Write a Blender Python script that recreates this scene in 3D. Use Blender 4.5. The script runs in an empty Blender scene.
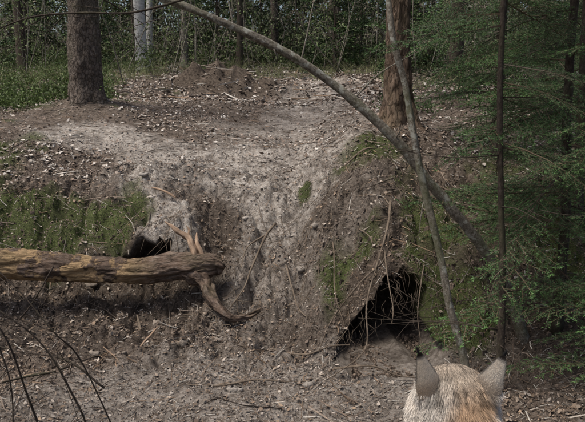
import bpy, math, random, bmesh
import numpy as np
from mathutils import Vector, Matrix
rng=np.random.default_rng(7); random.seed(7)
S=bpy.context.scene
COL=S.collection
# ---------------------------------------------------------------- noise
def _h(ix,iy,iz):
    n=(ix*374761393+iy*668265263+iz*1274126177)&0xffffffff
    n=((n^(n>>13))*1274126177)&0xffffffff
    n=(n^(n>>16))&0xffffff
    return n/float(0xffffff)
def vn(x,y,z):
    x=np.asarray(x,float);y=np.asarray(y,float)+0*x;z=np.asarray(z,float)+0*x
    ix=np.floor(x).astype(np.int64);iy=np.floor(y).astype(np.int64);iz=np.floor(z).astype(np.int64)
    fx=x-ix;fy=y-iy;fz=z-iz
    fx=fx*fx*(3-2*fx);fy=fy*fy*(3-2*fy);fz=fz*fz*(3-2*fz)
    def L(a,b,t):return a+(b-a)*t
    r=L(L(L(_h(ix,iy,iz),_h(ix+1,iy,iz),fx),L(_h(ix,iy+1,iz),_h(ix+1,iy+1,iz),fx),fy),
        L(L(_h(ix,iy,iz+1),_h(ix+1,iy,iz+1),fx),L(_h(ix,iy+1,iz+1),_h(ix+1,iy+1,iz+1),fx),fy),fz)
    return r*2-1
def fbm(x,y,z,f,o=3,g=.5):
    r=0;a=1
    for i in range(o):
        r=r+a*vn(x*f+13.7*i,y*f+7.1*i,z*f+3.3*i);a*=g;f*=2.03
    return r
def sstep(a,b,x):
    t=np.clip((x-a)/(b-a),0,1);return t*t*(3-2*t)
# ---------------------------------------------------------------- terrain
far=[(17,2.35),(29,3.5),(50,6.0),(90,10)]
cols=[
(-9,[(-8,.7),(1,.5),(3,.3),(4.3,.5),(5,1.0),(6.4,1.35),(8,1.55),(11,1.95)]),
(-2.6,[(-8,.7),(1,.5),(3,.1),(4.1,.2),(4.42,.35),(4.7,.62),(5.1,.93),(6.4,1.22),(7.6,1.42),(11,1.82)]),
(-1.7,[(-8,.7),(1,.45),(2.6,.05),(3.6,.04),(4.2,.16),(4.45,.26),(4.62,.50),(5.05,.88),(6.4,1.18),(7.6,1.39),(11,1.76)]),
(-1.0,[(-8,.7),(1,.45),(2.6,.03),(3.6,.03),(4.15,.14),(4.45,.27),(4.58,.50),(4.78,.74),(5.0,.84),(5.5,1.0),(6.4,1.15),(8,1.38),(11,1.75)]),
(-.5,[(-8,.7),(1,.45),(2.6,.02),(3.7,.03),(4.2,.14),(4.55,.38),(5.0,.68),(5.5,.90),(6.4,1.10),(8,1.32),(11,1.70)]),
(0,[(-8,.7),(1,.45),(2.6,.01),(3.7,.03),(4.11,.13),(4.68,.46),(5.24,.75),(6.3,1.04),(8.07,1.29),(11.2,1.70)]),
(.28,[(-8,.7),(1,.45),(2.6,.01),(3.5,.04),(3.85,.18),(4.4,.56),(5.0,.90),(5.8,1.07),(8.07,1.31),(11.2,1.71)]),
(.6,[(-8,.7),(1,.45),(2.6,.01),(3.42,.06),(3.56,.30),(3.76,.54),(4.26,.80),(4.98,1.08),(5.6,1.21),(6.6,1.24),(8,1.36),(11,1.75)]),
(.95,[(-8,.7),(1,.45),(2.5,.01),(3.35,.06),(3.6,.28),(3.9,.50),(4.4,.78),(5.1,1.06),(5.8,1.2),(8,1.4),(11,1.8)]),
(1.5,[(-8,.7),(1,.45),(2.5,.05),(3.2,.12),(3.9,.42),(4.4,.68),(5.2,.98),(6,1.2),(8,1.45),(11,1.85)]),
(2.6,[(-8,.7),(1,.45),(2.5,.15),(3.2,.3),(4,.6),(5,.98),(6,1.25),(8,1.5),(11,1.9)]),
(9,[(-8,.8),(1,.6),(2.5,.5),(4,.8),(6,1.3),(8,1.6),(11,2.0)]),
]
cols=[(c[0],c[1]+far) for c in cols]
cx=np.array([c[0] for c in cols],float)
def zbase(x,y):
    x=np.asarray(x,float);y=np.asarray(y,float)
    offs=(-.09,-.045,0,.045,.09)
    ci=np.clip(np.searchsorted(cx,x)-1,0,len(cx)-2)
    t=np.clip((x-cx[ci])/(cx[ci+1]-cx[ci]),0,1);t=.5*t+.5*t*t*(3-2*t)
    prof=[sum(np.interp(y+o,[p[0] for p in c[1]],[p[1] for p in c[1]]) for o in offs)/5 for c in cols]
    prof=np.stack(prof,0)
    sh=x.shape
    pf=prof.reshape(len(cols),-1);cf=ci.ravel();tf=t.ravel();k=np.arange(cf.size)
    r=pf[cf,k]*(1-tf)+pf[cf+1,k]*tf
    return r.reshape(sh)
def gz(x,y):
    x=np.asarray(x,float);y=np.asarray(y,float)
    z=zbase(x,y)
    bank=sstep(3.4,3.9,y)*(1-sstep(5.0,6.4,y))
    z=z+fbm(x,y,0,1.1,2)*.05*sstep(2.0,3.5,y)
    z=z+fbm(x+5,y,1,4.2,3)*(.02+.05*bank)
    rid=1-np.abs(fbm(x*1.5,y*.8,3,6,2))
    z=z-(np.clip(rid,0,1)**5)*.065*bank
    z=z+fbm(x,y,2,15,3)*(.010+.020*bank)
    gl_=np.exp(-((x+.30+.10*np.sin(y*5))/.05)**2)*sstep(4.1,4.4,y)*(1-sstep(4.9,5.2,y))
    gl2=np.exp(-((x+.02-.08*np.sin(y*6))/.06)**2)*sstep(4.0,4.3,y)*(1-sstep(4.7,5.0,y))
    z=z-.10*gl_-.08*gl2
    z=z-.14*np.exp(-((x+.62)/.14)**2-((y-4.92)/.09)**2)
    z=z+.13*np.exp(-((x+.82)/.13)**2-((y-4.72)/.11)**2)*(1+.5*fbm(x,y,8,9,2))
    z=z+.34*np.exp(-((x+1.05)/.85)**2-((y-11.0)/.5)**2)*(1+.9*fbm(x,y,5,3,3))
    z=z-.10*np.exp(-((x+1.05)/.7)**2-((y-10.1)/.4)**2)
    z=z+.2*np.exp(-((x-.9)/.5)**2-((y-5.9)/.45)**2)
    z=z+.15*np.exp(-((x+2.36)/.45)**2-((y-7.58)/.4)**2)
    return z
def hole_m(x,y):
    n=fbm(x,y,9,6,3)*.38
    m1=1-((x-.585)/.31)**2-((y-3.62)/.24)**2+n
    m2=1-((x+1.10)/.22)**2-((y-4.575)/.085)**2+n*1.5
    return m1,m2
def axis(segs):
    out=[]
    for a,b,st in segs: out+=list(np.arange(a,b-1e-9,st))
    return np.array(out+[segs[-1][1]])
gx=axis([(-70,-20,5),(-20,-8,1),(-8,-4,.2),(-4,-2.4,.05),(-2.4,2.2,.012),(2.2,4,.05),(4,8,.2),(8,20,1),(20,70,5)])
gy=axis([(-8,2,.25),(2,2.7,.05),(2.7,6.0,.012),(6.0,9,.03),(9,14,.06),(14,24,.25),(24,90,2)])
X,Y=np.meshgrid(gx,gy)
Z=gz(X,Y)
m1,m2=hole_m(X,Y)
k1=sstep(0,.30,m1);k2=sstep(0,.5,m2)
inhole=np.maximum(k1,k2)
Yp=Y+k1*.8+k2*.28
Xp=X+k1*.12*fbm(X,Y,4,3,2)
Zp=Z-k1*.06*sstep(3.5,3.8,Y)-k2*.08+k1*.05*fbm(X,Y,4,9,3)
def zones(x,y):
    n=fbm(x,y,20,1.6,3)*.35;n2=fbm(x,y,30,4,3)*.3
    g=lambda cxx,cy,rx,ry,rot=0:1-np.sqrt((((x-cxx)*math.cos(rot)+(y-cy)*math.sin(rot))/rx)**2+((-(x-cxx)*math.sin(rot)+(y-cy)*math.cos(rot))/ry)**2)
    sand=np.maximum.reduce([g(-.75,5.75,1.25,.8,-.2),g(-.2,5.3,.6,.6),g(-1.7,6.4,1.0,.5,-.2),g(-.88,4.85,.25,.28)])
    sand=sstep(-.15,.4,sand+n*.8+n2*.9)
    low=sstep(-.1,.6,g(-.2,4.5,.55,.8)+n+n2)*.45
    face=sstep(-.1,.6,g(.45,4.5,.5,.6)+n+n2)*.22
    path=sstep(0,.6,g(.1,6.9,1.8,1.2)+n)*.4+sstep(-.1,.5,g(-.2,3.2,1.5,.6)+n)*.6
    trail=sstep(.1,.7,1-np.abs(x-.25-.25*np.sin(y*.7))/.75+n)*sstep(6.2,6.8,y)*(1-sstep(11,14.5,y))*.7
    sand=np.maximum.reduce([sand,path,low,trail,face])
    moss=np.maximum.reduce([g(-1.95,4.86,.78,.32),g(-1.4,4.85,.28,.22),g(.1,5.25,.05,.12)*.8,g(.98,3.85,.32,.42),g(1.0,4.5,.35,.45),g(.45,4.15,.25,.22)*.45,g(.70,5.3,.35,.35)*.7,g(-2.6,5.6,.6,.6)*.6,g(1.9,4.6,.6,.8)*.8,g(-3.4,8.8,1.6,1.6)])
    moss=sstep(-.02,.45,moss+n*.6+n2*1.3)*.9
    moss=np.maximum(moss,sstep(12.5,17,y)*.45)
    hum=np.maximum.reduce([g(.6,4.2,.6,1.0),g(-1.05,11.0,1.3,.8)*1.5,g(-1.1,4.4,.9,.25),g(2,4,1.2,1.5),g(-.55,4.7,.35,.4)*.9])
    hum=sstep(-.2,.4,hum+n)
    hum=np.maximum(hum,sstep(13,20,y)*.9)
    return sand*(1-moss)*(1-.9*sstep(0,.5,g(-1.05,11.0,1.2,.8))),moss,hum
sand,moss,hum=zones(X,Y)
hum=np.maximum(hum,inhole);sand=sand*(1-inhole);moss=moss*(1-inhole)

def make_mesh(name,V,F,C=None,mat=None,smooth=False,parent=None,extra=None,link=True):
    V=np.ascontiguousarray(V,dtype=np.float32);F=np.ascontiguousarray(F,dtype=np.int32)
    me=bpy.data.meshes.new(name)
    k=F.shape[1];n=len(F)
    me.vertices.add(len(V));me.vertices.foreach_set('co',V.ravel())
    me.loops.add(n*k);me.loops.foreach_set('vertex_index',F.ravel())
    me.polygons.add(n);me.polygons.foreach_set('loop_start',np.arange(0,n*k,k,dtype=np.int32))
    me.update(calc_edges=True)
    if C is not None:
        at=me.color_attributes.new('Col','FLOAT_COLOR','POINT')
        c4=np.ones((len(V),4),np.float32);c4[:,:3]=C
        at.data.foreach_set('color',c4.ravel())
    if extra is not None:
        at=me.attributes.new('tc','FLOAT_VECTOR','POINT')
        at.data.foreach_set('vector',np.ascontiguousarray(extra,dtype=np.float32).ravel())
    me.polygons.foreach_set('use_smooth',np.full(n,smooth))
    if mat: me.materials.append(mat)
    if not link: return me
    ob=bpy.data.objects.new(name,me);COL.objects.link(ob)
    if parent: ob.parent=parent
    return ob
def empty(name,loc=(0,0,0)):
    e=bpy.data.objects.new(name,None);COL.objects.link(e);e.location=loc;e.empty_display_size=.1;return e
# ---------------------------------------------------------------- material helpers
class NT:
    def __init__(s,name):
        s.m=bpy.data.materials.new(name);s.m.use_nodes=True;s.t=s.m.node_tree;s.t.nodes.clear()
        s.out=s.n('ShaderNodeOutputMaterial')
    def n(s,typ,**kw):
        nd=s.t.nodes.new(typ)
        for k,v in kw.items():setattr(nd,k,v)
        return nd
    def l(s,a,b):s.t.links.new(a,b)
    def noise(s,vec,scale,detail=6,rough=.6):
        nd=s.n('ShaderNodeTexNoise');nd.inputs['Scale'].default_value=scale;nd.inputs['Detail'].default_value=detail;nd.inputs['Roughness'].default_value=rough
        if vec:s.l(vec,nd.inputs['Vector'])
        return nd.outputs['Fac']
    def vor(s,vec,scale,feature='DISTANCE_TO_EDGE'):
        nd=s.n('ShaderNodeTexVoronoi');nd.feature=feature;nd.inputs['Scale'].default_value=scale;s.l(vec,nd.inputs['Vector']);return nd.outputs['Distance']
    def ramp(s,fac,stops):
        r=s.n('ShaderNodeValToRGB');e=r.color_ramp.elements
        while len(e)<len(stops):e.new(.5)
        for i,(p,c) in enumerate(stops):
            e[i].position=p;e[i].color=(*c,1) if len(c)==3 else c
        s.l(fac,r.inputs['Fac']);return r.outputs['Color']
    def mix(s,f,a,b,mode='MIX'):
        m=s.n('ShaderNodeMix');m.data_type='RGBA';m.blend_type=mode
        for sock,v in ((m.inputs[0],f),(m.inputs[6],a),(m.inputs[7],b)):
            if isinstance(v,(int,float)):sock.default_value=v
            elif isinstance(v,tuple):sock.default_value=(*v,1)
            else:s.l(v,sock)
        return m.outputs[2]
    def math(s,op,a,b=0.0):
        m=s.n('ShaderNodeMath');m.operation=op
        for i,v in enumerate((a,b)):
            if isinstance(v,(int,float)):m.inputs[i].default_value=v
            else:s.l(v,m.inputs[i])
        return m.outputs[0]
    def bump(s,h,strength,dist,nrm=None):
        b=s.n('ShaderNodeBump');b.inputs['Strength'].default_value=strength;b.inputs['Distance'].default_value=dist
        s.l(h,b.inputs['Height'])
        if nrm:s.l(nrm,b.inputs['Normal'])
        return b.outputs['Normal']
    def bsdf(s,col,rough=.85,nrm=None,spec=.25):
        b=s.n('ShaderNodeBsdfPrincipled');b.inputs['Roughness'].default_value=rough
        b.inputs['Specular IOR Level'].default_value=spec
        if isinstance(col,tuple):b.inputs['Base Color'].default_value=(*col,1)
        else:s.l(col,b.inputs['Base Color'])
        if nrm:s.l(nrm,b.inputs['Normal'])
        s.l(b.outputs[0],s.out.inputs[0]);return b
g=NT('forest_soil')
geo=g.n('ShaderNodeNewGeometry');pos=geo.outputs['Position']
at=g.n('ShaderNodeAttribute',attribute_name='Col');sp=g.n('ShaderNodeSeparateColor');g.l(at.outputs['Color'],sp.inputs[0])
n1=g.noise(pos,3.5,8,.65);n2=g.noise(pos,30,8,.75);n3=g.noise(pos,150,4,.6)
litter=g.ramp(n2,[(.3,(.04,.030,.023)),(.45,(.105,.082,.065)),(.58,(.19,.152,.124)),(.75,(.34,.285,.24))])
sandc=g.ramp(n2,[(.30,(.10,.084,.07)),(.43,(.28,.24,.205)),(.56,(.46,.415,.37)),(.75,(.62,.58,.53))])
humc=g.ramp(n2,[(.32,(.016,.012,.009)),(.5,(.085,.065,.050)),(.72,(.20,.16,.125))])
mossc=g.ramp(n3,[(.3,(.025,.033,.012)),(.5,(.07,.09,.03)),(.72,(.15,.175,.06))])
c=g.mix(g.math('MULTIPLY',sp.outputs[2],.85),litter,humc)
sf=g.math('MULTIPLY',sp.outputs[0],g.ramp(n1,[(.3,(.4,)*3),(.55,(1,)*3)]))
c=g.mix(sf,c,sandc);c=g.mix(sp.outputs[1],c,mossc)
c=g.mix(g.math('MULTIPLY',g.ramp(n1,[(.35,(1,)*3),(.55,(0,)*3)]),.35),c,(.035,.028,.022),'MIX')
h=g.math('ADD',g.math('MULTIPLY',n2,1.0),g.math('MULTIPLY',n3,.35))
g.bsdf(c,.95,g.bump(h,1.0,.03),.1)
M_ground=g.m
ny,nx=X.shape
idx=np.arange(ny*nx).reshape(ny,nx)
F=np.stack([idx[:-1,:-1],idx[:-1,1:],idx[1:,1:],idx[1:,:-1]],-1).reshape(-1,4)
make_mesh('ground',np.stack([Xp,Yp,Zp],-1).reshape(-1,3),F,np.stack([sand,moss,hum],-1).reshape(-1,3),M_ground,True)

def colmat(name,transl=0.0,rough=.8,var=.0,noise=None):
    g=NT(name);at=g.n('ShaderNodeAttribute',attribute_name='Col');c=at.outputs['Color']
    if var>0:
        oi=g.n('ShaderNodeObjectInfo')
        c=g.mix(1.0,c,g.ramp(oi.outputs['Random'],[(0,(1-var,)*3),(1,(1+var,1+var,1+var*.6))]),'MULTIPLY')
    nrm=None
    if noise:
        geo=g.n('ShaderNodeNewGeometry');nn=g.noise(geo.outputs['Position'],noise,5,.7)
        c=g.mix(1.0,c,g.ramp(nn,[(.25,(.45,)*3),(.75,(1.5,)*3)]),'MULTIPLY')
        nrm=g.bump(nn,.6,.01)
    b=g.bsdf(c,rough,nrm,.2)
    if transl>0:
        tr=g.n('ShaderNodeBsdfTranslucent');g.l(c,tr.inputs[0]);mx=g.n('ShaderNodeMixShader');mx.inputs[0].default_value=transl
        g.l(b.outputs[0],mx.inputs[1]);g.l(tr.outputs[0],mx.inputs[2]);g.l(mx.outputs[0],g.out.inputs[0])
    return g.m
M_leaf=colmat('dry_leaf',0,.75)
M_green=colmat('green_leaf',.3,.6)
M_far=colmat('far_leaf',0,.8)
M_needle=colmat('spruce_needle',0,.5,.35)
M_twig=colmat('twig_wood',0,.85,0,60)
M_clod=colmat('soil_clod',0,.95,0,90)
M_fur=colmat('lynx_fur',0,.65)
def barkmat(name,stops,sc=(1,1,.25),scale=18,bump=.02,moss=0.0,patch=None,patchrange=None,plates=None,lich=None):
    g=NT(name);at=g.n('ShaderNodeAttribute',attribute_name='tc')
    mp=g.n('ShaderNodeMapping');mp.inputs['Scale'].default_value=sc;g.l(at.outputs['Vector'],mp.inputs['Vector'])
    v=mp.outputs[0]
    n=g.noise(v,scale,10,.75);n_b=g.noise(v,scale*5,4,.7);big=g.noise(at.outputs['Vector'],3.5,6,.7)
    f=g.math('ADD',g.math('MULTIPLY',n,.7),g.math('MULTIPLY',n_b,.3))
    c=g.ramp(f,stops)
    h=g.math('ADD',n,g.math('MULTIPLY',n_b,.4))
    if plates:
        wv=g.n('ShaderNodeVectorMath');wv.operation='ADD'
        nt_=g.n('ShaderNodeTexNoise');nt_.inputs['Scale'].default_value=plates*1.5;g.l(v,nt_.inputs['Vector'])
        sc_=g.n('ShaderNodeVectorMath');sc_.operation='SCALE';sc_.inputs['Scale'].default_value=1.1/plates;g.l(nt_.outputs['Color'],sc_.inputs[0])
        g.l(v,wv.inputs[0]);g.l(sc_.outputs[0],wv.inputs[1])
        e=g.vor(wv.outputs[0],plates);k=g.ramp(e,[(0,(.5,)*3),(.10,(.9,)*3),(.3,(1.1,)*3)])
        c=g.mix(1.0,c,k,'MULTIPLY');h=g.math('ADD',h,g.math('MULTIPLY',k,.9))
    if lich:
        lf=g.ramp(g.noise(at.outputs['Vector'],26,5,.65),[(.54,(0,)*3),(.6,(1,)*3)])
        c=g.mix(g.math('MULTIPLY',lf,.75),c,lich)
    if patch:
        pf=g.ramp(g.noise(at.outputs['Vector'],7,8,.65),[(.44,(0,)*3),(.49,(1,)*3)])
        sx=g.n('ShaderNodeSeparateXYZ');g.l(at.outputs['Vector'],sx.inputs[0])
        r=g.ramp(g.math('MULTIPLY',sx.outputs[2],1/patchrange[2]),[(patchrange[0]-.05,(0,)*3),(patchrange[0],(1,)*3),(patchrange[1],(1,)*3),(patchrange[1]+.1,(0,)*3)])
        pf=g.math('MULTIPLY',pf,r)
        pc=g.ramp(g.noise(v,scale*1.5,6,.7),[(.3,tuple(x*.4 for x in patch)),(.65,patch)])
        c=g.mix(pf,c,pc);h=g.math('SUBTRACT',h,g.math('MULTIPLY',pf,.5))
    if moss>0:
        c=g.mix(g.math('MULTIPLY',g.ramp(big,[(.48,(0,)*3),(.62,(1,)*3)]),moss),c,(.07,.078,.034))
    c=g.mix(g.math('MULTIPLY',g.ramp(big,[(.32,(1,)*3),(.48,(0,)*3)]),.4),c,(.035,.028,.022))
    g.bsdf(c,.88,g.bump(h,1.0,bump),.15);return g.m
M_spruce=barkmat('spruce_bark',[(.34,(.04,.03,.023)),(.46,(.12,.094,.075)),(.56,(.20,.165,.138)),(.7,(.31,.27,.235))],(1,1,.5),34,.025,.3,plates=34)
M_brown=barkmat('pine_bark',[(.34,(.04,.026,.018)),(.46,(.135,.09,.062)),(.58,(.22,.16,.12)),(.72,(.30,.245,.20))],(1,1,.25),34,.025,.2,plates=32)
M_thin=barkmat('sapling_bark',[(.36,(.025,.02,.016)),(.46,(.10,.085,.066)),(.56,(.20,.177,.145)),(.68,(.38,.35,.305))],(1,1,.8),90,.005,.6,lich=(.31,.31,.27))
M_dark=barkmat('dark_bark',[(.36,(.015,.011,.009)),(.5,(.05,.038,.03)),(.66,(.13,.105,.085))],(1,1,.5),60,.006,.3)
M_log=barkmat('log_bark',[(.34,(.045,.028,.020)),(.45,(.145,.098,.072)),(.56,(.24,.178,.14)),(.7,(.40,.34,.29))],(1,1,.3),38,.03,.25,(.50,.34,.19),(.55,.82,2.6),plates=18)
M_pale=barkmat('weathered_wood',[(.34,(.09,.06,.042)),(.5,(.28,.19,.13)),(.7,(.48,.38,.29))],(1,1,.15),70,.006,0)
M_root=barkmat('root_bark',[(.34,(.035,.025,.018)),(.5,(.13,.10,.074)),(.7,(.28,.23,.18))],(1,1,.3),80,.005,0)
M_birch=barkmat('birch_bark',[(.36,(.03,.03,.03)),(.44,(.32,.31,.29)),(.6,(.55,.54,.51)),(.8,(.68,.67,.64))],(1,1,3.0),9,.008,0)
# ---------------------------------------------------------------- tubes
def catmull(P,n):
    P=np.array(P,float);P=np.vstack([2*P[0]-P[1],P,2*P[-1]-P[-2]])
    out=[];m=len(P)-3
    for i in range(m):
        p0,p1,p2,p3=P[i:i+4]
        t=np.linspace(0,1,n,endpoint=(i==m-1))[:,None]
        out.append(.5*((2*p1)+(-p0+p2)*t+(2*p0-5*p1+4*p2-p3)*t*t+(-p0+3*p1-3*p2+p3)*t**3))
    return np.vstack(out)
def tube_geo(pts,rad,segs=12,sub=8,namp=.1,nf=8,seed=0,flare=None,fine=0):
    PR=catmull([list(p)+[r] for p,r in zip(pts,rad)],sub)
    P=PR[:,:3];R=np.maximum(PR[:,3],.0004)
    T=np.gradient(P,axis=0);T/=np.linalg.norm(T,axis=1)[:,None]+1e-9
    up=np.array([1,0,0]) if abs(T[0][0])<.8 else np.array([0,0,1])
    N=np.zeros_like(P);n=np.cross(T[0],up);n/=np.linalg.norm(n)
    for i in range(len(P)):
        n=n-T[i]*n.dot(T[i]);n/=np.linalg.norm(n);N[i]=n
    B=np.cross(T,N)
    Ln=np.concatenate([[0],np.cumsum(np.linalg.norm(np.diff(P,axis=0),axis=1))])
    th=np.linspace(0,2*math.pi,segs,endpoint=False)
    ct,st=np.cos(th),np.sin(th)
    rr=np.repeat(R[:,None],segs,1)
    if namp>0:
        LL=Ln[:,None]+0*ct[None,:]
        rr=R[:,None]*(1+namp*fbm(ct[None,:]*1.2+seed*3.1,st[None,:]*1.2+seed,LL*nf*.3,1.6,3))
        if fine:rr=rr+fine*fbm(ct[None,:]*R[:,None]+seed,st[None,:]*R[:,None],LL*.35,45,3)
    if flare is not None:
        rr=rr*(1+flare[0]*np.exp(-Ln[:,None]/flare[1])*(1+.6*np.cos(th[None,:]*4+seed)))
    V=P[:,None,:]+rr[:,:,None]*(ct[None,:,None]*N[:,None,:]+st[None,:,None]*B[:,None,:])
    tc=np.stack([ct[None,:]*R[:,None]+seed*1.7,st[None,:]*R[:,None],Ln[:,None]+0*ct[None,:]],-1)
    a=len(P);id=np.arange(a*segs).reshape(a,segs)
    nxt=np.roll(id,-1,1)
    F=np.stack([id[:-1],nxt[:-1],nxt[1:],id[1:]],-1).reshape(-1,4)
    V=V.reshape(-1,3);tc=tc.reshape(-1,3)
    caps=[]
    for ring,c,l in ((id[0],P[0]-T[0]*R[0]*.15,0),(id[-1],P[-1]+T[-1]*R[-1]*.3,Ln[-1])):
        k=len(V)
        inner=c+(V[ring]-c)*.02
        V=np.vstack([V,inner]);tc=np.vstack([tc,np.tile([[seed*1.7,0,l]],(segs,1))])
        ii=np.arange(k,k+segs);jj=np.roll(ii,-1);r2=np.roll(ring,-1)
        caps.append(np.stack([ring,r2,jj,ii],-1) if l else np.stack([ring,ii,jj,r2],-1))
    return V,np.vstack([F]+caps),tc
def tube(name,pts,rad,mat,parent=None,**kw):
    V,F,tc=tube_geo(pts,rad,**kw)
    return make_mesh(name,V,F,None,mat,True,parent,tc)
class MB:
    def __init__(s):s.V=[];s.F=[];s.C=[];s.T=[];s.n=0
    def add(s,V,F,C=None,T=None):
        s.V.append(V);s.F.append(F+s.n);s.n+=len(V)
        if C is not None:s.C.append(np.broadcast_to(C,(len(V),3)))
        if T is not None:s.T.append(T)
    def build(s,name,mat,smooth=False,parent=None,link=True):
        return make_mesh(name,np.vstack(s.V),np.vstack(s.F),np.vstack(s.C) if s.C else None,mat,smooth,parent,np.vstack(s.T) if s.T else None,link)
def norm(v):return v/(np.linalg.norm(v,axis=-1,keepdims=True)+1e-9)
def strips(P0,D,L,W,side,bend=None):
    n=len(P0);L=np.broadcast_to(L,(n,))[:,None];W=np.broadcast_to(W,(n,))[:,None]
    if bend is None:bend=np.zeros((n,3))
    mid=P0+D*L*.5+bend*L*.25;tip=P0+D*L+bend*L
    V=np.stack([P0-side*W*.35,P0+side*W*.35,mid+side*W*.5,mid-side*W*.5,tip+side*W*.08,tip-side*W*.08],1).reshape(-1,3)
    b=np.arange(n)[:,None]*6
    F=np.concatenate([b+np.array([[0,1,2,3]]),b+np.array([[3,2,4,5]])],0)
    return V,F
def slope_n(x,y):
    e=.05
    a=(zbase(x+e,y)-zbase(x-e,y))/(2*e);b=(zbase(x,y+e)-zbase(x,y-e))/(2*e)
    return norm(np.stack([-a,-b,np.ones_like(a)],-1))
def scatter(n,y0,y1,xw=.58,xo=.5,dens=None,yp=1.0):
    y=y0+(y1-y0)*rng.random(n)**yp
    x=(rng.random(n)*2-1)*(xw*y+xo)
    m1,m2=hole_m(x,y)
    k=(m1<0)&(m2<0)
    if dens is not None:k&=rng.random(n)<dens(x,y)
    return x[k],y[k]
# ---------------------------------------------------------------- leaf litter
lit=MB()
def leaves(n,y0,y1,smin,smax,pal,dens=None,yp=1.0,lift=.004,tilt=.45):
    x,y=scatter(n,y0,y1,dens=dens,yp=yp);n=len(x)
    z=gz(x,y)+lift
    N=norm(slope_n(x,y)+rng.normal(0,tilt,(n,3)))
    a=norm(np.cross(N,rng.normal(0,1,(n,3))));b=np.cross(N,a)
    s=(smin+(smax-smin)*rng.random(n)**2)[:,None];w=s*rng.uniform(.3,.75,(n,1))
    P=np.stack([x,y,z+rng.uniform(0,.012,n)],-1)
    cur=N*s*rng.uniform(-.1,.35,(n,1))
    V=np.stack([P-a*s*.5+cur,P-a*s*.1-b*w*.5+cur*.5,P+a*s*.5+cur,P-a*s*.1+b*w*.5+cur*.5, P+a*s*.25+b*w*.42+cur*.4,P+a*s*.25-b*w*.42+cur*.4],1)
    V=V.reshape(-1,3);bb=np.arange(n)[:,None]*6
    F=np.concatenate([bb+np.array([[0,1,4,3]]),bb+np.array([[1,5,2,4]])],0)
    pal=np.array(pal);c=pal[rng.integers(0,len(pal),n)]*rng.uniform(.5,1.2,(n,1))
    lit.add(V,F,np.repeat(c,6,0))
pal=[(.19,.145,.11),(.26,.205,.16),(.13,.095,.07),(.38,.325,.275),(.08,.058,.045),(.23,.165,.115),(.12,.09,.07)]
palp=[(.38,.335,.29),(.29,.24,.20),(.20,.15,.118),(.48,.44,.40),(.14,.105,.083),(.24,.18,.145)]
def d1(x,y):
    s,m,h=zones(x,y);cl=np.clip(.5+fbm(x,y,60,2.2,3)*.9,.1,1);return np.clip(1-.8*s-.6*m-.5*h,.06,1)*cl
leaves(60000,2.6,5.6,.007,.032,pal,d1)
leaves(42000,5.3,9.5,.012,.055,palp,lambda x,y:np.clip(1-.72*zones(x,y)[0],.08,1)*np.clip(.6+fbm(x,y,60,1.5,3)*.9,.15,1))
leaves(34000,9,20,.03,.08,palp,lambda x,y:np.clip(1-.85*np.exp(-((x+1.05)/.9)**2-((y-11.0)/.6)**2),.1,1)*np.clip(1-.6*zones(x,y)[0],.1,1),1.2)
lit.build('leaf_litter',M_leaf)
tw=MB()
def sticks(n,y0,y1,lmin,lmax,rmin,rmax,dens=None):
    x,y=scatter(n,y0,y1,dens=dens);n=len(x)
    N=slope_n(x,y);d=norm(np.cross(N,rng.normal(0,1,(n,3))))+N*rng.normal(0,.12,(n,1));d=norm(d)
    L=(lmin+(lmax-lmin)*rng.random(n)**3)[:,None];r=rng.uniform(rmin,rmax,n)[:,None]
    P=np.stack([x,y,gz(x,y)+.006],-1)
    s=norm(np.cross(d,N));bend=s*L*rng.normal(0,.08,(n,1))
    rings=[]
    for q,(t,k) in enumerate(((-.5,1),(0,.9),(.5,.45))):
        c=P+d*L*t+(bend if q==1 else 0)
        for j in range(3):
            a=2*math.pi*j/3
            rings.append(c+(s*math.cos(a)+N*math.sin(a))*r*k)
    V=np.stack(rings,1).reshape(-1,3);bb=np.arange(n)[:,None]*9
    F=np.concatenate([bb+np.array([[o+j,o+(j+1)%3,o+3+(j+1)%3,o+3+j]]) for o in (0,3) for j in range(3)],0)
    p=np.array([(.11,.08,.06),(.18,.14,.11),(.30,.26,.22),(.06,.045,.037),(.22,.15,.10),(.38,.35,.31)])
    c=p[rng.integers(0,len(p),n)]*rng.uniform(.6,1.2,(n,1));tw.add(V,F,np.repeat(c,9,0))
sticks(24000,2.6,5.8,.01,.09,.0008,.0022)
sticks(1500,2.6,6.0,.06,.40,.0015,.0045,lambda x,y:np.clip(1-.5*zones(x,y)[0],0,1))
sticks(7000,5.5,10,.03,.2,.0015,.004)
sticks(4500,9,20,.1,.9,.004,.014)
tw.build('fallen_twigs',M_twig)
cl=MB()
_b=bmesh.new();bmesh.ops.create_icosphere(_b,subdivisions=1,radius=1)
ICO_V=np.array([v.co[:] for v in _b.verts]);ICO_T=np.array([[v.index for v in f.verts] for f in _b.faces]);_b.free()
ICO_T=ICO_T[:,[0,1,2]]
def clod_geo(P,s,c,big=False):
    n=len(P)
    cube=norm(np.array([[-1,-1,-1],[1,-1,-1],[1,1,-1],[-1,1,-1],[-.6,-.6,1],[.6,-.6,1],[.6,.6,1],[-.6,.6,1]],float))
    J=cube[None]*(1+rng.normal(0,.28,(n,8,1)))*rng.uniform(.45,1.1,(n,1,3))+rng.normal(0,.12,(n,8,3))
    a=rng.uniform(0,6.28,n);ca,sa=np.cos(a)[:,None],np.sin(a)[:,None]
    J=np.stack([J[...,0]*ca-J[...,1]*sa,J[...,0]*sa+J[...,1]*ca,J[...,2]],-1)
    V=(P[:,None]+J*s[:,None,None]).reshape(-1,3);bb=np.arange(n)[:,None]*8
    F=np.concatenate([bb+np.array([f]) for f in ([0,3,2,1],[4,5,6,7],[0,1,5,4],[1,2,6,5],[2,3,7,6],[3,0,4,7])],0)
    cl.add(V,F,np.repeat(c,8,0))
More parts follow.
